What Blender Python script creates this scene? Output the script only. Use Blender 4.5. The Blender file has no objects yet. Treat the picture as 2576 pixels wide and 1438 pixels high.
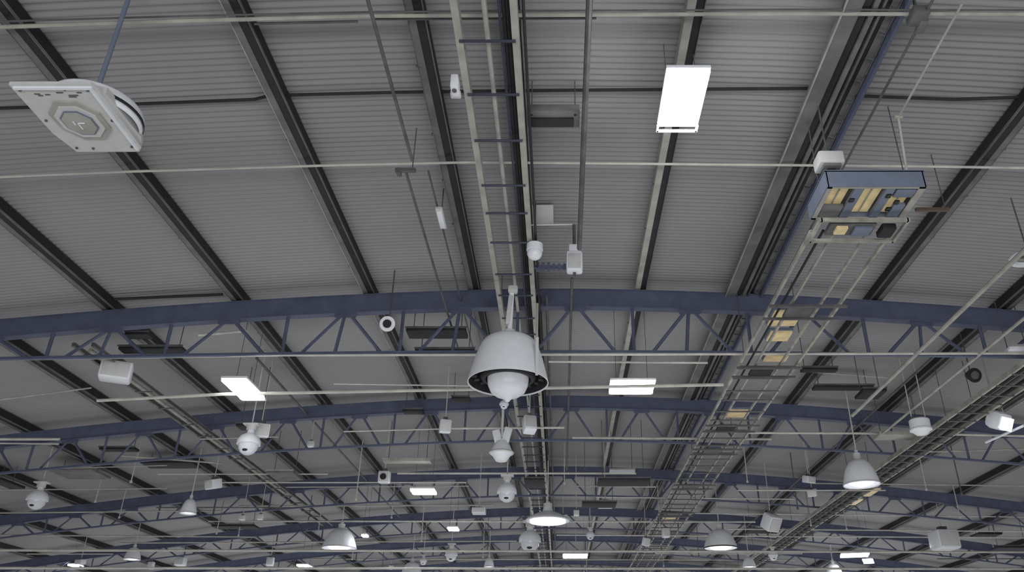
import bpy, bmesh, math, random
from mathutils import Vector, Matrix, Euler
random.seed(4)
F=2000.0; TH=math.atan(1031/2000.0); CT=math.cos(TH); ST=math.sin(TH)
VX=1410.0; HZ=1750.0; EYE=1.6
COL=bpy.context.scene.collection
def drop(X): return .72*(abs(X)/11.6)**1.66
def chord_z(X): return EYE+7.27-drop(X)
def purlin_z(X): return EYE+7.50-drop(X)
def roof_z(X): return EYE+7.74-drop(X)
def see(px,py,h,clear=.42):
    for _ in range(6):
        Z=F*h/(CT*(HZ-py)); d=(Z-h*ST)/CT; X=(px-VX)*Z/F
        lim=roof_z(X)-EYE-clear
        if h<=lim+1e-4: break
        h=lim
    return Vector((X,d,h+EYE)), Z/F
def see_roof(px,py,off):
    h=7.4
    for _ in range(10):
        Z=F*h/(CT*(HZ-py)); d=(Z-h*ST)/CT; X=(px-VX)*Z/F
        h=roof_z(X)-EYE-off
    return Vector((X,d,h+EYE))
# ---------------- materials
def mat(name,col,rough=.5,metal=0.0,emit=None,es=0,var=.12,scale=6.0,bump=0.0,stretch=None):
    m=bpy.data.materials.new(name); m.use_nodes=True
    nt=m.node_tree; b=nt.nodes['Principled BSDF']
    tc=nt.nodes.new('ShaderNodeTexCoord'); n=nt.nodes.new('ShaderNodeTexNoise')
    n.inputs['Scale'].default_value=scale; n.inputs['Detail'].default_value=6
    src=tc.outputs['Object']
    if stretch:
        mp=nt.nodes.new('ShaderNodeMapping'); mp.inputs['Scale'].default_value=stretch
        nt.links.new(src,mp.inputs['Vector']); src=mp.outputs['Vector']
    nt.links.new(src,n.inputs['Vector'])
    r=nt.nodes.new('ShaderNodeValToRGB')
    r.color_ramp.elements[0].position=.3; r.color_ramp.elements[1].position=.7
    r.color_ramp.elements[0].color=[c*(1-var) for c in col]+[1]
    r.color_ramp.elements[1].color=[min(1,c*(1+var)) for c in col]+[1]
    nt.links.new(n.outputs['Fac'],r.inputs['Fac']); nt.links.new(r.outputs['Color'],b.inputs['Base Color'])
    b.inputs['Roughness'].default_value=rough; b.inputs['Metallic'].default_value=metal
    if emit:
        b.inputs['Emission Color'].default_value=list(emit)+[1]; b.inputs['Emission Strength'].default_value=es
    return m
ROOF=mat('corrugated_sheet',(.285,.283,.285),.7,0,var=.06,scale=.5,stretch=(1,1,1))
BLUE=mat('blue_paint',(.092,.105,.165),.5,var=.15,scale=3)
LBLUE=mat('slate_blue_paint',(.17,.20,.27),.45,var=.08)
GREY=mat('galvanised_grey',(.15,.148,.145),.5,0,var=.28,scale=2.5)
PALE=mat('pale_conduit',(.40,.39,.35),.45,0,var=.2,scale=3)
LPALE=mat('light_conduit',(.55,.54,.49),.45,0,var=.16,scale=3)
TRAYM=mat('weathered_tray',(.36,.35,.31),.5,0,var=.35,scale=4)
STEEL=mat('dull_steel',(.12,.12,.12),.5,.2,var=.3,scale=3)
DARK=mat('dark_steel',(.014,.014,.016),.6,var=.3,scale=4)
RUNG=mat('dark_blue_rung',(.035,.04,.065),.5,var=.2)
WHITE=mat('white_enamel',(.84,.86,.90),.32,var=.03)
OFFW=mat('off_white_plastic',(.62,.62,.61),.45,var=.06)
BLACK=mat('black_glass',(.01,.01,.012),.12,var=.1)
DGLASS=mat('smoked_dome',(.70,.72,.76),.15,var=.04)
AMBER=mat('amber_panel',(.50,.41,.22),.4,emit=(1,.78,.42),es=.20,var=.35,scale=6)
EMIT=mat('lit_diffuser',(.9,.9,.9),.4,emit=(.97,.985,1),es=30,var=.01)
SOFT=mat('soft_lit_glass',(.85,.86,.88),.4,emit=(.95,.97,1),es=1.0,var=.02)
# ---------------- mesh builder
class M:
    def __init__(s): s.bm=bmesh.new()
    def box(s,c,sz,rot=None,bev=0):
        R=Euler(rot).to_matrix().to_4x4() if rot else Matrix()
        mt=Matrix.Translation(c)@R@Matrix.Diagonal((sz[0],sz[1],sz[2],1))
        r=bmesh.ops.create_cube(s.bm,size=1,matrix=mt)
        if bev:
            e=list({e for v in r['verts'] for e in v.link_edges})
            bmesh.ops.bevel(s.bm,geom=e,offset=bev,segments=2,affect='EDGES',profile=.5)
        return s
    def cyl(s,a,b,r,seg=10,r2=None):
        a=Vector(a);b=Vector(b);d=b-a
        if d.length<1e-6: return s
        q=d.to_track_quat('Z','Y').to_matrix().to_4x4()
        bmesh.ops.create_cone(s.bm,cap_ends=True,segments=seg,radius1=r,radius2=r if r2 is None else r2,depth=d.length,matrix=Matrix.Translation((a+b)/2)@q)
        return s
    def tube(s,pts,r,seg=8):
        for i in range(len(pts)-1): s.cyl(pts[i],pts[i+1],r,seg)
        for p in pts[1:-1]: bmesh.ops.create_uvsphere(s.bm,u_segments=8,v_segments=6,radius=r,matrix=Matrix.Translation(p))
        return s
    def lathe(s,prof,seg=40,c=(0,0,0)):
        rings=[]
        for r,z in prof:
            if r<1e-5: rings.append([s.bm.verts.new((c[0],c[1],c[2]+z))])
            else: rings.append([s.bm.verts.new((c[0]+r*math.cos(2*math.pi*i/seg),c[1]+r*math.sin(2*math.pi*i/seg),c[2]+z)) for i in range(seg)])
        for A,B in zip(rings,rings[1:]):
            for i in range(seg):
                j=(i+1)%seg
                if len(A)==1 and len(B)==1: continue
                if len(A)==1: f=[A[0],B[j],B[i]]
                elif len(B)==1: f=[A[i],A[j],B[0]]
                else: f=[A[i],A[j],B[j],B[i]]
                s.bm.faces.new(f)
        return s
    def ball(s,c,r,sc=(1,1,1)):
        bmesh.ops.create_uvsphere(s.bm,u_segments=28,v_segments=18,radius=r,matrix=Matrix.Translation(c)@Matrix.Diagonal((sc[0],sc[1],sc[2],1)))
        return s
    def poly(s,pts,h):
        a=[s.bm.verts.new((x,y,h[0])) for x,y in pts]; b=[s.bm.verts.new((x,y,h[1])) for x,y in pts]
        s.bm.faces.new(a[::-1]); s.bm.faces.new(b)
        n=len(pts)
        for i in range(n): s.bm.faces.new([a[i],a[(i+1)%n],b[(i+1)%n],b[i]])
        return s
    def prism_y(s,prof,y0,y1):
        a=[s.bm.verts.new((x,y0,z)) for x,z in prof]; b=[s.bm.verts.new((x,y1,z)) for x,z in prof]
        s.bm.faces.new(a); s.bm.faces.new(b[::-1]); n=len(prof)
        for i in range(n): s.bm.faces.new([a[i],b[i],b[(i+1)%n],a[(i+1)%n]])
        return s
    def sweep_x(s,prof,xs,zf):
        R=[[s.bm.verts.new((x,y,z+zf(x))) for y,z in prof] for x in xs]; n=len(prof)
        for A,B in zip(R,R[1:]):
            for i in range(n): s.bm.faces.new([A[i],A[(i+1)%n],B[(i+1)%n],B[i]])
        s.bm.faces.new(R[0]); s.bm.faces.new(R[-1][::-1])
        return s
    def mesh(s,name,m):
        bmesh.ops.recalc_face_normals(s.bm,faces=s.bm.faces[:])
        me=bpy.data.meshes.new(name); s.bm.to_mesh(me); s.bm.free()
        me.materials.append(m)
        try:
            me.shade_smooth(); me.set_sharp_from_angle(angle=math.radians(38))
        except Exception: pass
        return me
    def part(s,name,m,parent,label=None):
        o=bpy.data.objects.new(name,s.mesh(name,m)); COL.objects.link(o); o.parent=parent
        if label: o['label']=label
        return o
    def top(s,name,m,label,cat,group=None,loc=(0,0,0)):
        o=bpy.data.objects.new(name,s.mesh(name,m)); COL.objects.link(o); o.location=loc
        o['label']=label; o['category']=cat
        if group: o['group']=group
        return o
def thing(name,label,cat,loc,group=None,rot=(0,0,0)):
    o=bpy.data.objects.new(name,None); COL.objects.link(o); o.location=loc; o.rotation_euler=rot
    o.empty_display_size=.2; o['label']=label; o['category']=cat
    if group: o['group']=group
    return o
def to_roof(p): return roof_z(p.x)-p.z-.01
# ---------------- roof (structure)
def build_roof():
    xs=[-40+80*i/56 for i in range(57)]
    pitch=.118; n=8; rows=int((66-2.5)/pitch*n)
    prof=[0,.002,.008,.018,.024,.024,.018,.008]
    vs=[];fs=[]
    zb=[roof_z(x) for x in xs]
    for j in range(rows):
        y=2.5+j*pitch/n; dz=prof[j%n]
        for i,x in enumerate(xs): vs.append((x,y,zb[i]+dz))
    k=len(xs)
    for j in range(rows-1):
        for i in range(k-1):
            a=j*k+i; fs.append((a,a+1,a+k+1,a+k))
    me=bpy.data.meshes.new('ceiling'); me.from_pydata(vs,[],fs); me.materials.append(ROOF); me.shade_smooth()
    o=bpy.data.objects.new('ceiling',me); COL.objects.link(o); o['kind']='structure'
    o['label']='curved grey corrugated metal roof sheeting'
build_roof()
# ---------------- purlins
PX=[-9.25,-6.65,-3.97,-1.8,-.60,1.65,3.97,6.5,9.1]
x=-12.0
while x>-36: PX.append(x); x-=2.7
x=11.8
while x<36: PX.append(x); x+=2.7
for X in sorted(PX):
    w=.095; sgn=1 if X<3 else -1
    t=thing('roof_purlin','grey steel roof purlin with its open side painted dark as shade','roof beam',(X,2.5,purlin_z(X)),'roof purlins')
    L=62
    b=-w*sgn
    pr=[(0,0),(b,0),(b,.22),(b*.85,.22),(b*.85,.02),(b*.15,.02),(b*.15,.22),(0,.22)]
    M().prism_y(pr,0,L).part('flange',PALE if X==1.65 else GREY,t)  # pale flange paints the lit side into a single purlin
    wd=.11 if X!=-.6 else .10
    M().prism_y([(0,.01),(sgn*wd,.03),(sgn*wd,.23),(0,.23)],0,L).part('web',DARK,t,'web side painted dark as shade')  # dark strip paints in the shade of the channel opening
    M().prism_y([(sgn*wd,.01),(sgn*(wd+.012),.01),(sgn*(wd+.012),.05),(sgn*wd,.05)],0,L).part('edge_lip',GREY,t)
    M().prism_y([(b,-.004),(b-sgn*.012,-.004),(b-sgn*.012,.03),(b,.03)],0,L).part('edge_lip',PALE if X in(1.65,-3.97) else STEEL,t,'thin edge lip, pale where a lit edge is painted in')  # pale material on some lips imitates an edge catching light
    if abs(X)<10:
        cm=M().box((0,0,0),(.08,.03,.04),bev=.006).mesh('fixing_clip',STEEL)
        for i in range(14):
            o=bpy.data.objects.new('fixing_clip',cm); COL.objects.link(o); o.parent=t; o.location=(b,1.6+i*1.35+random.uniform(-.1,.1),.02)
# ---------------- trusses
TR=[(14.7,6.10,.22,14),(21.2,6.20,.82,19),(28.9,6.42,.86,25),(35.9,6.55,.9,30),(42.4,6.60,.92,35),(50.6,6.78,.95,39)]
for ti,(d,hb,kb,XR) in enumerate(TR):
    t=thing('roof_truss','dark blue painted steel bowstring truss with slender lattice webs','roof truss',(0,d,EYE+hb),'blue roof trusses')
    z0=EYE+hb
    top=lambda X:chord_z(X)-z0
    bot=lambda X,kb=kb:-kb*drop(X)
    xs=[-XR+2*XR*i/60 for i in range(61)]
    q=.205 if ti==0 else .18
    pr=[(-.09,-q),(.09,-q),(.09,q),(-.09,q),(-.09,q-.02),(-.06,q-.02),(-.06,-q+.02),(-.09,-q+.02)]
    M().sweep_x(pr,xs,top).part('top_chord',BLUE,t)
    M().sweep_x([(-.04,-.026),(.04,-.026),(.04,.026),(-.04,.026)],xs,bot).part('bottom_chord',BLUE,t)
    per=2.34 if ti==0 else 1.95; k0=.30
    n=int(XR/per)+1
    for i in range(-n,n+1):
        xc=k0+i*per
        dx=.78 if ti==0 else .62
        segs=[((xc-.06),(xc-dx)),((xc+.06),(xc+dx))]
        if ti<4 or i%2==0: segs.append((xc+per/2,xc+per/2))
        if ti==0 and i in(-4,-2,-1,1,3): segs.append((xc-.02,xc-.12))
        for a,b in segs:
            if max(abs(a),abs(b))>XR-.1: continue
            m=M(); m.cyl((a,0,top(a)-q+.02),(b,0,bot(b)+.02),.036 if ti==0 else .031,6); m.part('web_member',BLUE,t)
        if ti<3 and abs(xc)<XR-.5:
            M().poly([(xc-.22,-.04),(xc+.22,-.04),(xc+.22,-.02),(xc-.22,-.02)],(top(xc)-q-.08,top(xc)-q+.02)).part('gusset_plate',BLUE,t)
# ---------------- conduits
def conduit(pts,r,m=PALE,label='pale metal conduit pipe clipped under the roof',name='conduit_pipe',cat='pipe',group=None):
    o=Vector(pts[0])
    return M().tube([Vector(p)-o for p in pts],r,8).top(name,m,label,cat,group,loc=o)
def hroof(pp,off,r,m=PALE,**k): conduit([see_roof(a,b,off) for a,b in pp],r,m,**k)
def hh(pp,h,r,m=PALE,**k): conduit([see(a,b,h)[0] for a,b in pp],r,m,**k)
hroof([(-150,76),(0,68),(480,52),(940,40),(2000,34),(2700,36)],.33,.026,PALE,label='pale conduit pipe running across beneath purlins')
hroof([(-150,58),(0,54),(480,40),(940,30),(2000,24),(2700,26)],.33,.012,STEEL,label='thin steel wire pipe running beneath purlins')
hroof([(640,60),(900,54)],.30,.016,STEEL)
hroof([(940,48),(1500,46)],.30,.016,STEEL)
hroof([(-150,452),(0,445),(300,432),(850,415),(1180,408),(2300,418),(2700,424)],.33,.020,LPALE,label='pale conduit pipe running across beneath purlins')
hroof([(-120,276),(0,272),(330,262),(640,250),(680,240),(1000,232),(1300,228),(2060,222),(2140,240),(2400,250),(2700,240)],.06,.023,DARK,label='black cable strung across corrugated roof sheeting',name='roof_cable',cat='cable')
hroof([(290,752),(560,740)],.12,.03,DARK,label='short black cable along roof sheeting',name='roof_cable',cat='cable')
H=[([(245,1007),(560,991),(1180,979),(1820,967)],5.48,.034),([(1380,909),(1780,912)],6.3,.024),([(1120,1077),(1420,1075)],6.3,.03),
([(1880,1088),(2300,1090),(2576,1096)],6.2,.03),([(650,1310),(1900,1312)],6.0,.034),([(-80,1383),(2650,1388)],6.3,.038),([(1000,1190),(1600,1190)],6.3,.032),
([(-80,1428),(2650,1430)],6.5,.035),([(1330,566),(1440,564)],7.0,.012),([(500,842),(618,832)],6.7,.03),([(-60,905),(700,893),(2650,888)],6.03,.026),
([(-40,1104),(150,1104)],5.9,.035),([(-40,1114),(148,1116)],5.9,.02),([(600,1272),(1240,1270)],6.2,.03),([(1440,1100),(1940,1104)],6.1,.034),
([(840,965),(1180,970)],6.7,.018),([(-40,1010),(230,975)],6.6,.02),([(0,1345),(640,1350)],6.0,.026),([(1500,1250),(2000,1255)],6.2,.022),([(300,1145),(560,1165)],6.3,.025),
([(505,1104),(700,1098)],6.2,.02),([(1830,1330),(2576,1336)],6.2,.025),([(2200,1140),(2600,1128)],6.0,.022),([(2040,935),(2240,950)],7.0,.018),([(865,1085),(1120,1078)],6.4,.02),
([(-50,1232),(420,1228)],6.0,.02),([(700,1225),(1180,1222)],6.4,.02),([(1450,1222),(1650,1224)],6.3,.022),([(2050,1215),(2620,1222)],6.0,.02),([(-50,1290),(560,1284)],6.0,.024),
([(1400,1345),(2620,1352)],6.1,.026),([(300,1365),(1300,1360)],6.2,.028),([(700,1405),(2000,1408)],6.4,.03),([(1700,1290),(2620,1300)],6.0,.022),([(60,1180),(420,1170)],6.1,.018)]
for k,(pp,h,r) in enumerate(H): hh(pp,h,r,LPALE if k<12 or k%3==0 else PALE,label='pale metal conduit pipe between roof trusses')
def ypipe(slope,h,y0,y1,r,m=PALE,**k):
    hh([(VX+slope*(HZ-y0),y0),(VX+slope*(HZ-y1),y1)],h,r,m,**k)
ypipe(-.277,6.9,-60,402,.024,STEEL,label='long slender steel conduit leading away under the roof')
ypipe(-.295,6.9,428,885,.022,STEEL,label='long slender steel conduit leading away under the roof')
ypipe(-.252,7.2,430,890,.016,STEEL,label='slender steel wire conduit under roof')
ypipe(.0417,7.0,-60,625,.040,STEEL,label='grey conduit pipe ending at white junction box')
ypipe(.0275,7.0,700,1180,.028,STEEL,label='grey conduit pipe below junction box')
ypipe(1.041,6.0,560,1045,.04,PALE,label='long pale pipe sloping away under the roof')
ypipe(1.228,6.0,700,1090,.03,PALE,label='long pale pipe beside cable ladder')
ypipe(1.10,6.6,860,1330,.03,STEEL,label='steel conduit running along the hall')
ypipe(-1.36,6.4,880,1240,.045,PALE,label='pale conduit trunking running along the hall')
ypipe(.535,7.35,-60,740,.018,STEEL,label='steel conduit running along the hall')
ypipe(-.9,6.9,900,1300,.03,STEEL,label='steel conduit running along the hall')
ypipe(-.055,7.15,745,1400,.05,DARK,label='heavy black cable bundle beside cable ladder')
ypipe(-.035,7.1,745,1400,.03,STEEL,label='steel conduit beside cable ladder')
for a,b,g in [((2420,10,7.15),(2260,295,6.9),1),((2260,295,6.9),(2282,436,6.2),1)]:
    conduit([see(*a)[0],see(*b)[0]],.016,PALE,label='thin pale hanger brace rod',name='hanger_rod',cat='rod')
p,s=see(2260,295,6.9); M().box((0,0,0),(.11,.06,.04),bev=.01).top('rod_clamp',PALE,'small pale clamp joining two hanger rods','clamp',loc=p)
# ---------------- ladders / trays
def ladder(name,label,X0,X1,h,y0,y1,step,rr,mrail,mrung,extra=(),rail=(.10,.16),rung_from=None,hang=6.9):
    t=thing(name,label,'cable ladder',((X0+X1)/2,y0,EYE+h))
    W=(X1-X0)/2; L=y1-y0
    for sx in(-1,1):
        c=rail[0]/2; zt=rail[1]
        prof=[(sx*W-c,0),(sx*W+c,0),(sx*W+c,.02),(sx*W-c*.5,.02),(sx*W-c*.5,zt-.02),(sx*W+c,zt-.02),(sx*W+c,zt),(sx*W-c,zt)]
        M().prism_y(prof,0,L).part('side_rail',mrail,t)
    rm=M().cyl((-W,0,-.01),(W,0,-.01),rr,8).mesh('rung',mrung)
    y=.3 if rung_from is None else rung_from-y0
    n=0
    while y<L and n<98:
        o=bpy.data.objects.new('rung',rm); COL.objects.link(o); o.parent=t; o.location=(0,y+random.uniform(-.12,.12)*step,0); y+=step; n+=1
    for ex,ez,er,em,nm in extra:
        if nm=='inner_rail': M().box((ex-(X0+X1)/2,L/2,ez),(er*2,L,.05)).part(nm,em,t)
        else: M().cyl((ex-(X0+X1)/2,0,ez),(ex-(X0+X1)/2,L,ez),er,8).part(nm,em,t)
    y=hang
    while y<L:
        for sx in(-1,1):
            X=(X0+X1)/2+sx*W
            M().cyl((sx*W,y,.05),(sx*W,y,roof_z(X)-EYE-h-.01),.009,6).part('hanger_rod',STEEL,t)
        y+=6.9
    return t
ladder('cable_ladder','long pale cable ladder with dark rungs and cables',-1.2,-.53,6.9,3.0,58,.95,.019,PALE,RUNG,
    extra=[(-.87,.09,.032,PALE,'conduit'),(-.70,.07,.018,RUNG,'cable'),(-.655,.10,.025,DARK,'cable'),(-.61,.12,.03,DARK,'cable'),(-.42,.04,.02,DARK,'cable')],rail=(.085,.15),hang=11.5)
ladder('cable_tray','wide weathered cable tray with four rails and dark cross rungs',3.6,4.75,5.9,9.8,56,.72,.020,TRAYM,STEEL,rail=(.042,.06),rung_from=14.9,
    extra=[(3.93,.03,.018,TRAYM,'inner_rail'),(4.42,.03,.018,TRAYM,'inner_rail'),(3.78,.05,.02,DARK,'cable')],hang=4.7)
ladder('cable_ladder','wide grey cable ladder carrying dark conduits',9.0,9.7,5.7,11,54,.6,.018,TRAYM,STEEL,extra=[(9.2,.1,.06,DARK,'conduit'),(9.42,.1,.05,STEEL,'conduit'),(9.6,.1,.04,DARK,'conduit')],rail=(.06,.10))
ladder('cable_ladder','narrow grey cable ladder beside pipe',-9.9,-9.5,6.3,14.9,34,1.2,.02,GREY,STEEL,rail=(.06,.09))
for py in [770,925,1070,1130,1220,1290]:
    p,s=see(1410+.41*(HZ-py)*.955,py,5.82)
    t=thing('tray_bracket','grey steel bracket plates tying cable tray rails together','bracket',(4.17,p.y,p.z))
    M().box((0,0,0),(1.3,.06,.04)).part('plate',STEEL,t); M().box((0,.5,0),(1.3,.04,.04)).part('plate',STEEL,t)
    M().box((-.1,.25,.03),(.45,.42,.05),bev=.01).part('box_cover',DARK if py in(925,1070) else STEEL,t)
for px,py,w,l in [(1975,800,.5,.6),(1960,845,.40,.4),(1952,900,.45,.3),(1855,1040,.45,.5),(1790,1135,.4,.4),(1685,1300,.5,.6),(2190,1238,.3,1.0),(2150,1262,.3,.8)]:
    p,s=see(px,py,6.1 if px<2000 else 5.85)
    t=thing('amber_panel','small warm yellow lit panel on cable tray','light panel',p,'amber panels on the cable trays')
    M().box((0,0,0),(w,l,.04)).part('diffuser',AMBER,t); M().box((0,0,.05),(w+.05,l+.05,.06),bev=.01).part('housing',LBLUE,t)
t=thing('busbar_trunking','wide grey trunking with a blue edge rail under roof','trunking',(3.6,2.5,EYE+7.30))
M().prism_y([(-.20,0),(.0,0),(.0,.03),(-.17,.03),(-.17,.12),(-.20,.12)],0,60).part('tray',GREY,t)
M().prism_y([(-.21,-.005),(-.20,-.005),(-.20,.03),(-.21,.03)],0,60).part('edge_lip',PALE,t)
M().prism_y([(.01,.02),(.10,.02),(.10,.12),(.01,.12)],0,60).part('inner_rail',DARK,t)
M().prism_y([(.13,0),(.19,0),(.19,.12),(.13,.12)],0,60).part('middle_rail',GREY,t)
M().prism_y([(.24,0),(.27,0),(.27,.12),(.24,.12)],0,60).part('middle_rail',STEEL,t)
M().prism_y([(.50,-.03),(.545,-.03),(.545,.10),(.50,.10)],0,60).part('edge_rail',BLUE,t,'blue edge rail')
for i in range(60):
    M().box((.40,1.5+i*.42,.02),(.09,.018,.03),(0,0,.4)).part('rail_clip',STEEL,t)
# ---------------- fixtures
def panel_light(px,py,h,w,l,label,rot=0,tilt=0,group='lit panel lights',glow=0):
    p,s=see(px,py,h)
    t=thing('panel_light',label,'light',p,group,rot=(tilt,0,rot))
    M().box((0,0,0),(w*.97,l*.97,.06),bev=.02).part('diffuser',EMIT,t,'glowing white diffuser')
    M().box((0,0,.05),(w,l,.05),bev=.01).part('housing',WHITE,t)
    m=M(); m.box((0,l/2+.09,-.01),(w*.98,.03,.03)); m.box((-w*.48,l/2+.04,-.01),(.03,.12,.03)); m.box((w*.48,l/2+.04,-.01),(.03,.12,.03)); m.part('end_bracket',WHITE,t)
    R=to_roof(p)-.02
    for sx in(-1,1): M().cyl((sx*w*.35,0,.07),(sx*w*.35,0,R),.006,6).part('suspension_wire',STEEL,t)
    if glow:
        ld=bpy.data.lights.new('added_panel_glow','POINT'); ld.energy=glow; ld.shadow_soft_size=.3; ld.color=(.97,.985,1)  # added point lamp under the panel, stands in for its halo
        o=bpy.data.objects.new('added_panel_glow',ld); COL.objects.link(o); o.parent=t; o.location=(0,.1,-.35)
    return t,p
panel_light(1718,249,6.75,.545,1.08,'large blazing white rectangular panel light below purlin',glow=38)
panel_light(612,978,5.6,.52,1.12,'bright white rectangular panel light hung on wires',glow=18)
panel_light(1590,972,5.6,.92,.62,'bright white wide panel light under pipe',glow=18)
panel_light(1065,1236,5.6,.76,.55,'small bright rectangular panel light')
panel_light(1140,1330,5.6,.40,.5,'small bright hanging panel light')
panel_light(1447,1398,5.5,1.1,.85,'bright wide hanging panel light')
panel_light(2150,1396,5.5,1.2,.8,'tilted bright hanging panel light',rot=-.25)
panel_light(2184,1411,4.8,.4,.9,'small tilted bright panel light',rot=-.4)
panel_light(768,1425,5.0,.5,1.0,'small bright rectangular panel light')
panel_light(190,1422,5.0,.45,.5,'small bright rectangular panel light')
panel_light(918,1347,5.3,.22,.3,'small bright hanging panel light')
def bell(w,hg,th=.02):
    r=w/2
    o=[(.12*w,hg),(.2*w,hg*.97),(.3*w,hg*.84),(.40*w,hg*.56),(.47*w,hg*.2),(r,0)]
    i=[(x-th,z-th*.6) for x,z in o[::-1]]
    i[0]=(r-th,0.0)
    return o+i+[(0,hg-th)]
def pendant(px,py,h,wpx,hpx,label,shape='bell',lit=True,group='white pendant lamps'):
    p,s=see(px,py,h); w=wpx*s; d=p.y; Z=s*F
    hg=hpx*Z*Z/(F*d)
    t=thing('pendant_lamp',label,'pendant lamp',p,group)
    if shape=='flat':
        hg*=.8
        pr=[(.05*w,hg),(.10*w,hg*.8),(.12*w,hg*.55),(.3*w,hg*.35),(.46*w,hg*.12),(.5*w,0),(.5*w,-.03),(.47*w,-.03),(.3*w,hg*.1),(0,hg*.2)]
    else: pr=bell(w,hg*.8)
    M().lathe(pr,36).part('lamp_shade',WHITE,t)
    M().cyl((0,0,hg*.78),(0,0,hg*1.02),.10*w,20).cyl((0,0,hg*1.02),(0,0,hg*1.12),.05*w,14).part('lamp_cap',OFFW,t)
    m=M()
    if shape=='flat':
        m.lathe([(0,hg*.05),(.2*w,hg*.02),(.4*w,-.05),(.41*w,-.07),(0,-.1)],36).part('diffuser',SOFT,t)
    else: m.ball((0,0,hg*.12),w*.36,(1,1,.42)).part('diffuser',SOFT,t)
    M().lathe([(.5*w,.02),(.51*w,.0),(.5*w,-.02),(.485*w,0),(.5*w,.02)],36).part('shade_rim',DARK if 'dark rim' in label else OFFW,t)
    M().cyl((0,0,hg),(0,0,to_roof(p)),.018,8).part('suspension_rod',LPALE,t)
pendant(853,1378,4.9,86,60,'white bell pendant lamp with glowing lens on pale rod')
pendant(1813,1378,4.8,84,58,'white bell pendant lamp with dark rim')
pendant(1378,1308,5.0,110,52,'wide shallow white dish pendant lamp','flat')
pendant(2168,1218,4.8,90,78,'tall white dome pendant lamp on thin rod',lit=False)
pendant(473,1290,5.0,40,44,'small white bell pendant lamp')
pendant(332,1406,4.9,40,36,'small white bell pendant lamp, lit')
pendant(1035,1446,4.8,54,40,'white bell pendant lamp hanging low')
pendant(2100,1450,4.8,44,40,'white bell pendant lamp hanging low')
pendant(1885,1425,4.9,34,30,'small white bell pendant lamp')
pendant(1230,1425,5.2,26,28,'small white bell pendant lamp')
def dome_cam(px,py,h,wpx,label,cap=True,group='white dome cameras'):
    p,s=see(px,py,h); w=wpx*s; r=w/2
    t=thing('dome_camera',label,'security camera',p,group)
    M().lathe([(.0,r*1.35),(.25*r,r*1.33),(.32*r,r*1.0),(.75*r,r*.75),(1.0*r,r*.3),(1.0*r,0),(.86*r,0),(.8*r,.02)],32).part('camera_housing',WHITE,t)
    M().lathe([(.84*r,r*.05),(.84*r,0),(.78*r,-r*.4),(.55*r,-r*.72),(.25*r,-r*.88),(0,-r*.92)],32).part('dome_cover',DGLASS,t)
    M().ball((0,-r*.42,-r*.46),r*.38,(1,.75,.75)).part('camera_lens',BLACK,t,'dark lens window')
    M().cyl((0,0,r*1.3),(0,0,to_roof(p)),.016,8).part('suspension_rod',LPALE,t)
    if cap: M().cyl((0,0,r*1.3),(0,0,r*1.75),r*.42,16).box((0,0,r*1.78),(r*1.3,r*.9,r*.14),bev=.01).part('mount',OFFW,t)
dome_cam(625,1118,5.1,58,'white dome security camera with dark lens')
dome_cam(93,1258,4.9,50,'white dome security camera under round mount')
dome_cam(1275,1240,5.1,50,'white dome security camera on short mount')
dome_cam(1333,1362,5.0,56,'white dome camera under bell cover')
dome_cam(1135,1397,5.2,32,'small white dome security camera')
dome_cam(1485,1347,5.4,22,'tiny white dome security camera')
dome_cam(1945,1398,5.2,24,'tiny white dome security camera')
dome_cam(1065,1412,5.3,18,'tiny white dome security camera')
dome_cam(1268,1018,6.2,24,'small white dome camera below ladder')
def box_unit(px,py,h,wpx,hpx,label,rot=0,tilt=0,name='box_camera',cat='camera',body=WHITE,face=OFFW,lens=True,dp=.9,rod=True,group=None,pos=None):
    p,s=pos if pos else see(px,py,h)
    w=wpx*s; hg=hpx*s; D=w*dp
    t=thing(name,label,cat,p,group)
    R=(tilt,0,rot)
    Rm=Euler(R).to_matrix()
    M().box((0,0,0),(w,D,hg),R,bev=min(w,hg)*.12).part('housing',body,t)
    M().box(Rm@Vector((0,-D/2-.005,0)),(w*.84,.03,hg*.78),R,bev=.008).part('front_cover',face,t)
    if lens:
        q=Rm@Vector((0,-D/2-.02,0)); q2=Rm@Vector((0,-D/2-.05,0))
        M().cyl(q,q2,min(w,hg)*.28,20).part('camera_lens',BLACK,t)
    m=M(); m.box((0,0,hg*.62),(w*.35,D*.3,hg*.18)); 
    m.box((-w*.17,0,hg*.5),(.02,D*.25,hg*.4)); m.box((w*.17,0,hg*.5),(.02,D*.25,hg*.4)); m.part('mount_bracket',STEEL,t)
    if rod: M().cyl((0,0,hg*.7),(0,0,to_roof(p)),.013,8).part('suspension_rod',LPALE,t)
    return t
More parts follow.
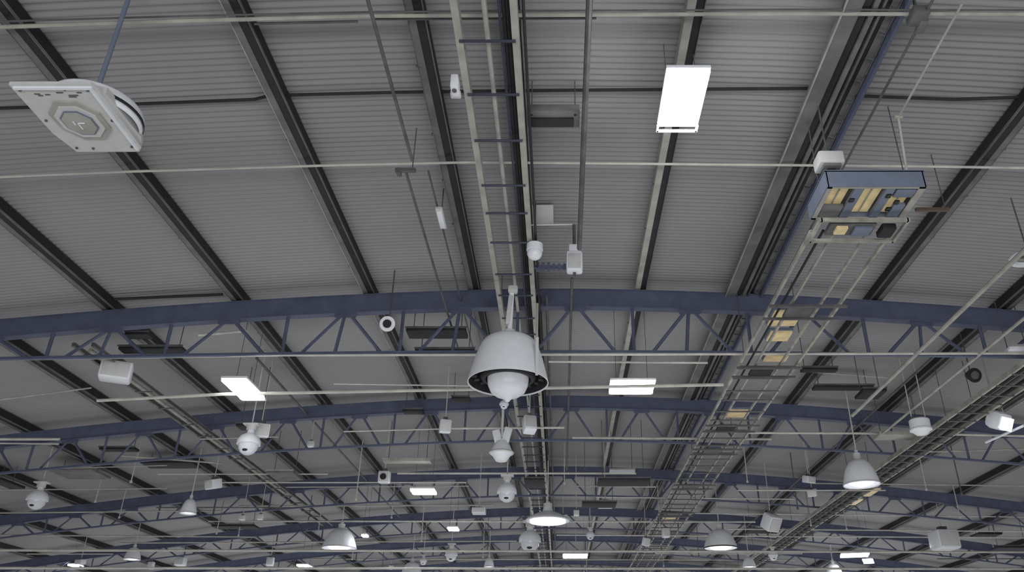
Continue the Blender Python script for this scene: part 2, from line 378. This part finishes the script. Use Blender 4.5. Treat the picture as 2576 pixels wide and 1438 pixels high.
BU=[(292,935,6.2,72,46,'white boxy housing with tapered sides under conduit',.45,.1,'speaker_box','speaker',False),
(655,1082,5.6,44,34,'white angled box fixture on rods',.4,.2,'junction_box','box',False),
(1120,1072,6.0,28,34,'small white camera housing on rod',.3,.2,'box_camera','camera',False),
(1332,1068,6.0,32,42,'white angled camera housing beside ladder',.3,-.3,'box_camera','camera',False),
(537,1217,5.6,32,24,'small white tilted floodlight on rod',-.5,.3,'floodlight','light',False),
(967,1200,5.8,28,30,'white square wall-style sensor box with grey window',0,.1,'sensor_box','sensor',True),
(1523,1268,5.6,36,16,'flat white box fixture on rod',0,0,'junction_box','box',False),
(1940,1313,5.3,38,40,'white square floodlight tilted on bracket',.5,.6,'floodlight','light',False),
(2375,1358,5.0,58,46,'off-white boxy loudspeaker hung by rods',.1,0,'loudspeaker','speaker',False),
(1205,1285,5.6,34,14,'small flat white box on thin rods',0,0,'junction_box','box',False),
(1675,1340,5.6,18,22,'tiny white sensor box on rod',.2,0,'sensor_box','sensor',False),
(680,1412,5.2,18,20,'tiny white sensor box on rod',.2,0,'sensor_box','sensor',False),
(455,1412,5.2,24,20,'tiny white sensor box on rod',0,0,'sensor_box','sensor',False),
(380,1422,5.2,14,18,'tiny white sensor box on rod',0,0,'sensor_box','sensor',False),
(1625,1362,5.4,16,20,'tiny white tilted camera on rod',.6,.4,'box_camera','camera',False),
(782,1117,6.2,16,16,'tiny steel sensor box on rod',0,0,'sensor_box','sensor',False),
(655,1300,5.6,14,14,'tiny white sensor box on rod',0,0,'sensor_box','sensor',False),
(610,1302,5.6,14,12,'tiny white sensor box on rod',0,0,'sensor_box','sensor',False),
(1450,1290,5.6,14,14,'tiny white sensor box on rod',0,0,'sensor_box','sensor',False)]
for a in BU: box_unit(*a[:8],name=a[8],cat=a[9],lens=a[10])
p,s=see(2315,1072,5.6); t=thing('ventilator','white drum ventilator with flared lower lip and bracket','ventilator',p)
M().lathe([(0,.18),(.20,.17),(.23,.14),(.23,-.05),(.25,-.07),(.25,-.10),(.2,-.12),(.12,-.2),(0,-.22)],28).part('housing',WHITE,t)
M().box((0,0,.20),(.4,.08,.05),bev=.01).part('mount_bracket',STEEL,t)
for sx in(-1,1): M().cyl((sx*.16,0,.2),(sx*.16,0,to_roof(p)),.014).part('suspension_rod',LPALE,t)
p,s=see(2512,1057,5.6)
t=thing('floodlight','white cylindrical-bodied floodlight with glowing square face','light',p)
R=(.5,0,.5);Rm=Euler(R).to_matrix()
M().box((0,0,0),(.5,.4,.42),R,bev=.12).part('housing',WHITE,t)
M().box(Rm@Vector((.02,-.20,-.04)),(.40,.03,.30),R,bev=.01).part('lens_glass',SOFT,t)
M().box((0,0,.32),(.3,.08,.05)).box((-.13,0,.22),(.03,.08,.2)).box((.13,0,.22),(.03,.08,.2)).part('mount_bracket',PALE,t)
M().cyl((0,0,.3),(0,0,to_roof(p)),.02).part('suspension_rod',PALE,t)
conduit([see(2480,1112,5.4)[0],see(2576,1070,5.4)[0]],.03,WHITE,label='slim white tube light batten',name='tube_light',cat='light')
p,s=see(1262,1128,5.6)
t=thing('floodlight','white twin-flap floodlight hanging below cable ladder','light',p)
M().lathe([(0,.2),(.14,.19),(.2,.1),(.27,-.05),(.29,-.12),(.22,-.2),(.14,-.32),(0,-.36)],24).part('housing',WHITE,t)
M().box((-.12,0,.30),(.20,.14,.38),(0,-.25,0),bev=.03).part('side_flap',WHITE,t)
M().box((.12,0,.34),(.20,.14,.44),(0,.25,0),bev=.03).part('side_flap',WHITE,t)
M().lathe([(.30,-.08),(.32,-.11),(.30,-.14),(.27,-.11),(.30,-.08)],24).part('rim',OFFW,t)
M().cyl((0,0,.3),(0,0,6.85-5.6),.035).part('suspension_rod',OFFW,t)
for px,py,h,r,lab in [(975,814,6.4,.15,'white round horn speaker with dark centre'),(2450,943,6.2,.16,'dark round horn speaker on bracket')]:
    p,s=see(px,py,h); t=thing('horn_speaker',lab,'speaker',p)
    dk='dark' in lab[:5]
    M().cyl((0,-.02,-.01),(0,.22,.08),r,28,r*.5).part('horn_body',DARK if dk else WHITE,t)
    M().cyl((0,-.05,-.02),(0,-.02,-.01),r*.55,24).part('driver_cover',STEEL if dk else BLACK,t)
    M().cyl((0,.12,.05),(0,.12,to_roof(p)),.014).part('suspension_rod',STEEL,t)
p,s=see(1345,636,6.7); t=thing('dome_sensor','white half-dome sensor beside cable ladder','sensor',p)
M().ball((0,0,0),.13,(1,1,1)).part('dome_cover',WHITE,t); M().cyl((0,0,.05),(0,0,.16),.14,24).part('base_ring',WHITE,t); M().cyl((0,0,.15),(0,0,to_roof(p)),.015).part('suspension_rod',STEEL,t)
p,s=see(1445,660,6.95); t=thing('junction_box','white weatherproof junction box on vertical conduit','box',p)
M().box((0,0,0),(.30,.20,.42),bev=.05).part('housing',WHITE,t); M().box((0,-.11,-.02),(.22,.03,.30),bev=.01).part('front_cover',OFFW,t)
M().box((0,-.02,.27),(.20,.14,.14),bev=.02).part('gland_plate',WHITE,t); M().cyl((0,0,-.2),(0,0,-.29),.03,10).part('cable_gland',STEEL,t); M().cyl((0,0,.2),(0,0,to_roof(p)),.03).part('conduit_stub',STEEL,t)
p2,s=see(1345,674,6.95)
t=thing('conduit_bracket','dark blue steel arm bracket with ribs','bracket',p2)
L=p.x-p2.x-.14
M().box((L/2,-.03,0),(L,.05,.06)).part('arm',BLUE,t)
for i in range(6):M().box((.06+i*L/6,-.04,0),(.05,.06,.17 if i<3 else .12)).part('rib',BLUE,t)
p,s=see(1145,215,6.85); t=thing('junction_box','slim white device clamped on ladder rail','box',p)
M().box((0,0,0),(.10,.22,.20),bev=.02).part('housing',WHITE,t); M().box((0,.10,-.06),(.13,.10,.06),bev=.01).part('bracket',OFFW,t);M().cyl((.0,-.03,-.12),(.0,-.03,-.09),.03,12).part('gland',STEEL,t)
p,s=see(1110,548,7.1); t=thing('emergency_light','slim white emergency light on thin wires','light',p)
M().box((0,0,0),(.12,.62,.06),bev=.015).part('housing',OFFW,t); M().box((0,0,-.035),(.09,.5,.03),bev=.01).part('diffuser',WHITE,t);M().cyl((0,0,0),(0,0,to_roof(p)),.01).part('wire',STEEL,t)
p=see_roof(1360,540,.06); t=thing('access_panel','flat white square panel fixed under roof sheeting','panel',p)
M().box((0,0,0),(.46,.62,.04),bev=.008).part('plate',OFFW,t); M().box((0,0,.04),(.3,.4,.03)).part('backing',STEEL,t)
p,s=see(1392,300,7.05); t=thing('ballast_box','grey steel ballast box with dark underside','box',p)
M().box((0,0,.06),(.72,.34,.13),bev=.01).part('housing',GREY,t); M().box((-.02,.04,-.02),(.60,.17,.04),bev=.005).part('vent_slot',DARK,t)
for x_ in(-.3,.3):
    M().cyl((x_,0,.1),(x_,0,to_roof(p)),.008).part('hanger_rod',STEEL,t)
    M().cyl((x_,-.1,-.01),(x_,-.1,.0),.02,12).part('bolt',DARK,t)
SL=[(1100,838,6.7,150,.42,DARK,'long dark ventilation slab behind truss'),(1120,884,6.6,150,.2,DARK,'long dark flat tray on rods'),(385,880,6.6,160,.28,DARK,'dark flat tray with pale edge'),
(350,843,6.7,60,.25,DARK,'small dark slab on rods'),(430,1168,6.6,130,.7,DARK,'dark flat tray on rods'),(2120,975,6.9,150,.25,DARK,'dark flat tray on rods'),(200,1190,6.4,110,1.2,GREY,'grey flat ceiling unit on rods'),
(1345,1215,6.3,50,1.2,DARK,'dark square box under cable ladder'),(1565,1185,6.2,64,.3,WHITE,'white strip light batten'),(1025,1160,6.3,120,.3,PALE,'pale strip batten on rods'),
(2265,1097,6.0,120,.5,PALE,'pale flat tray on rods'),(715,1195,5.9,66,.9,GREY,'grey flat square fixture'),(1920,1335,6.2,80,.8,DARK,'dark flat box on rods'),(1160,1004,6.9,46,.3,DARK,'small dark slab on rods'),
(630,1073,5.8,60,.4,DARK,'dark steel mounting plate'),(2190,990,6.3,60,.6,DARK,'dark box unit on rods'),(2560,882,6.1,60,.35,WHITE,'white strip light batten'),(15,1215,6.2,40,1.2,DARK,'dark box unit on rods'),
(1040,1035,6.9,50,.3,DARK,'small dark slab on rods'),(2480,1345,6.0,60,.8,DARK,'dark box unit on rods'),(300,1130,6.6,90,.3,DARK,'thin dark slab on rods'),(2060,930,6.9,90,.2,DARK,'thin dark slab on rods')]
def slab(p,s,wp,l,m_,lab):
    w=wp*s
    t=thing('service_tray' if m_ is DARK else 'ceiling_fixture',lab,'tray' if m_ is DARK else 'fixture',p)
    M().box((0,0,0),(w,l,.08),bev=.02).part('body',m_,t)
    M().box((0,-l/2-.01,.04),(w*1.02,.02,.04)).part('edge_lip',STEEL if m_ is DARK else PALE,t)
    for sx in(-1,1): M().cyl((sx*w*.4,0,.04),(sx*w*.4,0,to_roof(p)-.03),.01,6).part('hanger_rod',STEEL,t)
for px,py,h,wp,l,m_,lab in SL:
    p,s=see(px,py,h); slab(p,s,wp,l,m_,lab)
for px,py,h in [(985,1300,5.8),(600,1345,5.5),(1060,1360,4.9),(1215,1400,5.6),(1660,1330,5.6),(2415,1300,5.6),(2330,1230,5.8),(1880,1210,6.2),(240,1260,5.6),(545,1340,5.4),(1740,1290,5.9),(2500,1380,5.3),(1420,1215,6.2),(800,1340,5.6),(300,1300,5.6),(2040,1320,5.5),(2130,1330,5.4)]:
    p,s=see(px,py,h); M().cyl((0,0,0),(0,0,to_roof(p)),.018,6).cyl((0,0,-.04),(0,0,.02),.035,8).top('dropper_rod',LPALE,'thin pale rod hanging from roof','rod','dropper rods',loc=p)
# scattered services in the bays beyond the third truss (world positions)
for i in range(42):
    d=random.choice([24.5,26,31,33,37.5,39.5,45,47.5]); half=d*.62
    X=random.uniform(-half,half)
    if -1.6<X<-.2 or 3<X<5.3: X+=2.6
    zt=min(EYE+6.3,roof_z(X)-.9)-random.uniform(0,.8)
    p=Vector((X,d+random.uniform(-.8,.8),zt)); s=1.0
    k=i%6
    if k==0: slab(p,s,random.uniform(.8,1.7),random.uniform(.3,.8),DARK,'dark flat service tray on rods')
    elif k==1: box_unit(0,0,6,random.uniform(.2,.38),random.uniform(.16,.28),'small white device box on rod',rot=random.uniform(-.6,.6),tilt=random.uniform(-.2,.4),name='sensor_box',cat='sensor',lens=False,pos=(p,s))
    elif k in(2,3): M().cyl((0,0,0),(0,0,to_roof(p)),.018,6).cyl((0,0,-.05),(0,0,.02),.04,8).top('dropper_rod',LPALE if k==2 else STEEL,'thin metal rod hanging from roof','rod','dropper rods',loc=p)
    else:
        L=random.uniform(3,9)
        M().cyl((-L/2,0,0),(L/2,0,0),.02,8).top('conduit_pipe',LPALE if k==4 else STEEL,'short metal conduit pipe between roof trusses','pipe',loc=p)
# ---------------- large bell housing with dome
p,s=see(1278,962,4.9)
t=thing('bell_dome_camera','large white bell-shaped housing with white dome inside on a pole','dome fixture',p)
o=[(.10,.86),(.26,.857),(.38,.835),(.46,.78),(.53,.66),(.61,.42),(.67,.18),(.705,.03),(.712,0)]
M().lathe(o+[(.712,-.012),(.70,-.012),(.69,.02)],56).part('bell_housing',WHITE,t)
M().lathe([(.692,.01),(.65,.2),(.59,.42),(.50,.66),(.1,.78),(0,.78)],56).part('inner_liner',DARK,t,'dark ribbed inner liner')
for i in range(20):
    a=i*math.pi/10
    M().box((math.cos(a)*.60,math.sin(a)*.60,.12),(.09,.012,.04),(0,0,a)).part('liner_fin',STEEL,t)
M().lathe([(.46,.12),(.49,.09),(.46,.05),(.40,.05),(.40,.12),(.46,.12)],48).part('retaining_ring',DARK,t)
M().lathe([(0,.42),(.36,.40),(.365,.05),(.35,-.06),(.30,-.17),(.21,-.24),(.12,-.27),(.07,-.30),(.03,-.35),(0,-.36)],48).part('dome_cover',WHITE,t)
M().cyl((0,0,.84),(0,0,.92),.14,24,.10).cyl((0,0,.92),(0,0,1.0),.10,24).part('neck_collar',OFFW,t)
M().cyl((0,0,.98),(.02,0,1.90),.045,20).part('pole',WHITE,t)
M().box((-.02,0,1.40),(.08,.14,.60),(0,.08,0),bev=.02).box((.04,-.04,1.82),(.18,.12,.14),bev=.03).part('mount_bracket',OFFW,t)
M().cyl((.50,-.1,.2),(.50,-.1,1.5),.022).part('side_rod',PALE,t)
M().box((.52,-.50,.30),(.05,.03,.7)).part('stay_strap',OFFW,t)
# ---------------- square plate fan unit
p,s=see(203,302,5.5)
t=thing('ceiling_fan_unit','white square-plate ventilator with round duct collar and octagonal grille','ventilator',p)
W=.43;Ld=.56
M().poly([(-W,-Ld),(W*.92,-Ld),(W,-Ld*.9),(W,Ld*.85),(W*.85,Ld),(-W*.8,Ld),(-W,Ld*.4)],(0,.04)).part('base_plate',OFFW,t)
M().box((0,-.52,-.012),(.8,.03,.03)).part('plate_rib',WHITE,t); M().box((.38,0,-.012),(.03,1.0,.03)).part('plate_rib',WHITE,t)
def octo(rx,ry,c=.42): return [(-rx,-ry*c),(-rx*c,-ry),(rx*c,-ry),(rx,-ry*c),(rx,ry*c),(rx*c,ry),(-rx*c,ry),(-rx,ry*c)]
M().poly(octo(.27,.31),(-.02,.01)).part('grille_plate',PALE,t,'grey octagonal grille plate')
M().poly(octo(.22,.25),(-.035,-.015)).part('grille_ring',OFFW,t)
M().poly(octo(.17,.19),(-.045,-.03)).part('grille_plate',LBLUE,t,'grey-blue inner octagon')
M().poly(octo(.155,.175),(-.052,-.03)).part('hub_cover',PALE,t)
M().box((0,.03,-.06),(.012,.10,.01)).box((.04,-.02,-.06),(.06,.012,.01)).box((-.04,-.02,-.06),(.012,.05,.01)).part('latch',WHITE,t)
for bx,by in [(-.36,-.48),(.33,-.48),(.33,.46),(-.3,.48),(.1,-.49),(-.12,.49),(.34,0),(-.37,0)]:
    M().cyl((bx,by,-.015),(bx,by,.01),.014,12).part('screw',STEEL,t)
for bx,by,bw in [(-.22,-.42,.06),(-.12,-.41,.05),(.02,-.44,.07),(.22,-.44,.05),(.14,-.40,.10),(.12,-.375,.08),(-.2,-.395,.05)]:
    M().box((bx,by,-.003),(bw,.012,.006)).part('label_mark',STEEL,t)
M().lathe([(.46,.05),(.485,.08),(.485,.20),(.46,.24),(.40,.26),(0,.26)],48,(.07,.08,0)).part('duct_collar',WHITE,t)
M().lathe([(.495,.10),(.50,.12),(.495,.14)],48,(.07,.08,0)).part('collar_seal',DARK,t)
M().poly([(.30,-.44),(.45,-.38),(.48,.34),(.40,.52)],(.04,.12)).part('motor_box',OFFW,t)
M().cyl((.05,.02,.25),(.05,.02,to_roof(p)),.028,10).part('suspension_rod',LBLUE,t)
# ---------------- blue heater unit
p,s=see(2200,512,5.9)
t=thing('radiant_heater','slate blue open-bottom heater box with warm yellow reflectors','heater',(4.13,p.y,p.z))
w,l,hg=1.28,.78,.25
m=M(); m.box((0,-l/2,hg/2),(w,.03,hg)); m.box((0,l/2,hg/2),(w,.03,hg)); m.box((-w/2,0,hg/2),(.03,l+.03,hg)); m.box((w/2,0,hg/2),(.03,l+.03,hg)); m.box((0,0,hg),(w+.03,l+.03,.03)); m.part('housing',LBLUE,t)
m=M(); m.box((0,-l/2+.01,0),(w,.02,.02)); m.box((0,l/2-.02,0),(w,.04,.02)); m.box((-w/2+.03,0,0),(.06,l,.02)); m.box((w/2-.04,0,0),(.09,l,.02)); m.part('rim_frame',PALE,t)
for xx,ww in((-.21,.13),(.20,.12)): M().box((xx,0,.02),(ww,l-.06,.05),bev=.01).part('divider',LBLUE,t)
M().box((-.43,.20,.02),(.28,.28,.05),bev=.01).part('divider',GREY,t); M().box((.42,-.24,.02),(.26,.18,.05),bev=.01).part('divider',LBLUE,t); M().box((.46,.18,.02),(.16,.30,.05),bev=.01).part('divider',LBLUE,t)
for xx,ww in((-.43,.26),(0,.28),(.42,.26)):
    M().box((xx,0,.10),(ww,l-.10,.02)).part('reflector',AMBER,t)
    M().cyl((xx,-.3,.07),(xx,.3,.07),.012,10).part('heating_tube',PALE,t)
for xx,yy in((-.24,-.1),(.33,.12),(.38,-.05),(.22,-.2)): M().box((xx,yy,-.01),(.07,.08,.03),bev=.01).part('terminal_block',BLACK,t)
for xx in(-.6,.6): M().cyl((xx,0,hg),(xx,0,roof_z(4.13+xx)-p.z-.01),.008).part('hanger_rod',STEEL,t)
p3,s=see(2140,580,5.80)
t=thing('heater_control_tray','pale frame tray with control modules behind heater','tray',(4.17,p3.y,p3.z))
m=M(); m.box((0,-.28,0),(1.2,.04,.05)); m.box((0,.28,0),(1.2,.04,.05)); m.box((-.6,0,0),(.04,.6,.05)); m.box((.6,0,0),(.04,.6,.05)); m.part('frame',TRAYM,t)
M().box((-.10,0,.04),(.65,.3,.06),bev=.01).part('module_plate',STEEL,t)
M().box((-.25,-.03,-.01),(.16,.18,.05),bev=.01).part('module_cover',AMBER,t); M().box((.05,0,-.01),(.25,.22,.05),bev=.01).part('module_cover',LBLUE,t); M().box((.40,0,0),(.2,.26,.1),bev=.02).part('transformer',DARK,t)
p,s=see(2085,408,6.35); t=thing('junction_box','off-white motor box bracketed above heater','box',p)
M().box((0,0,0),(.34,.28,.20),bev=.03).part('housing',OFFW,t); M().box((0,-.02,-.11),(.24,.2,.05),bev=.01).part('base_cover',GREY,t);M().box((.0,.05,-.16),(.1,.2,.08)).part('bracket',BLACK,t); M().cyl((0,0,.1),(0,0,to_roof(p)),.012).part('hanger_rod',STEEL,t)
p=see_roof(2310,40,.4); t=thing('pipe_clamp','grey steel clamp bracket on roof pipe','clamp',p)
M().box((0,0,0),(.2,.25,.12),bev=.02).part('clamp_body',STEEL,t); M().box((.08,.12,-.04),(.1,.2,.06),bev=.01).part('jaw',GREY,t); M().cyl((0,0,0),(0,0,.35),.02).part('stem',STEEL,t)
p,s=see(1020,428,6.9); M().box((0,0,0),(.30,.06,.05)).box((-.1,.04,-.03),(.06,.1,.05)).cyl((.1,0,0),(.1,0,to_roof(p)),.008).top('conduit_clamp',STEEL,'small steel clamp at end of conduit','clamp',loc=p)
p,s=see(2345,527,6.5); M().box((0,0,0),(.5,.05,.05)).cyl((.2,0,0),(.2,0,to_roof(p)),.008).top('bracket_arm',mat('rust_brown',(.12,.08,.06)),'brown steel bracket arm','bracket',loc=p)
p,s=see(2590,650,6.2); t=thing('ring_fixture','white oval ring fixture under the roof','fixture',p)
M().lathe([(.22,.05),(.30,.03),(.30,0),(.22,-.01),(.22,.05)],32).part('ring',WHITE,t); M().box((0,0,.02),(.4,.04,.03)).part('crossbar',STEEL,t); M().cyl((0,0,0),(0,0,to_roof(p)-.03),.012).part('suspension_rod',STEEL,t)
# ---------------- lights
w=bpy.data.worlds.new('World'); bpy.context.scene.world=w; w.use_nodes=True
w.node_tree.nodes['Background'].inputs[0].default_value=(.965,.975,1,1); w.node_tree.nodes['Background'].inputs[1].default_value=.30
def area(loc,rot,sz,e,col=(1,1,1)):
    l=bpy.data.lights.new('bounce','AREA'); l.shape='RECTANGLE'; l.size=sz[0]; l.size_y=sz[1]; l.energy=e; l.color=col  # added lamp with no fixture, stands in for light bounced off the floor
    o=bpy.data.objects.new('area_light',l); COL.objects.link(o); o.location=loc; o.rotation_euler=rot
area((2,-8,0),(math.radians(118),0,0),(22,3),1500,(.98,.985,1))
area((1.5,16,-2),(math.radians(150),0,0),(30,8),500,(.98,.985,1))
area((0,38,-1),(math.radians(155),0,0),(44,10),1000,(.98,.985,1))
# ---------------- camera
cd=bpy.data.cameras.new('Camera'); cam=bpy.data.objects.new('Camera',cd); COL.objects.link(cam)
cd.sensor_width=36; cd.lens=F/2576*36; cd.shift_x=-(VX-1288)/2576; cd.clip_end=300
cam.location=(0,0,EYE); cam.rotation_euler=(math.pi/2+TH,0,0)
bpy.context.scene.camera=cam
bpy.context.scene.view_settings.view_transform='Standard'
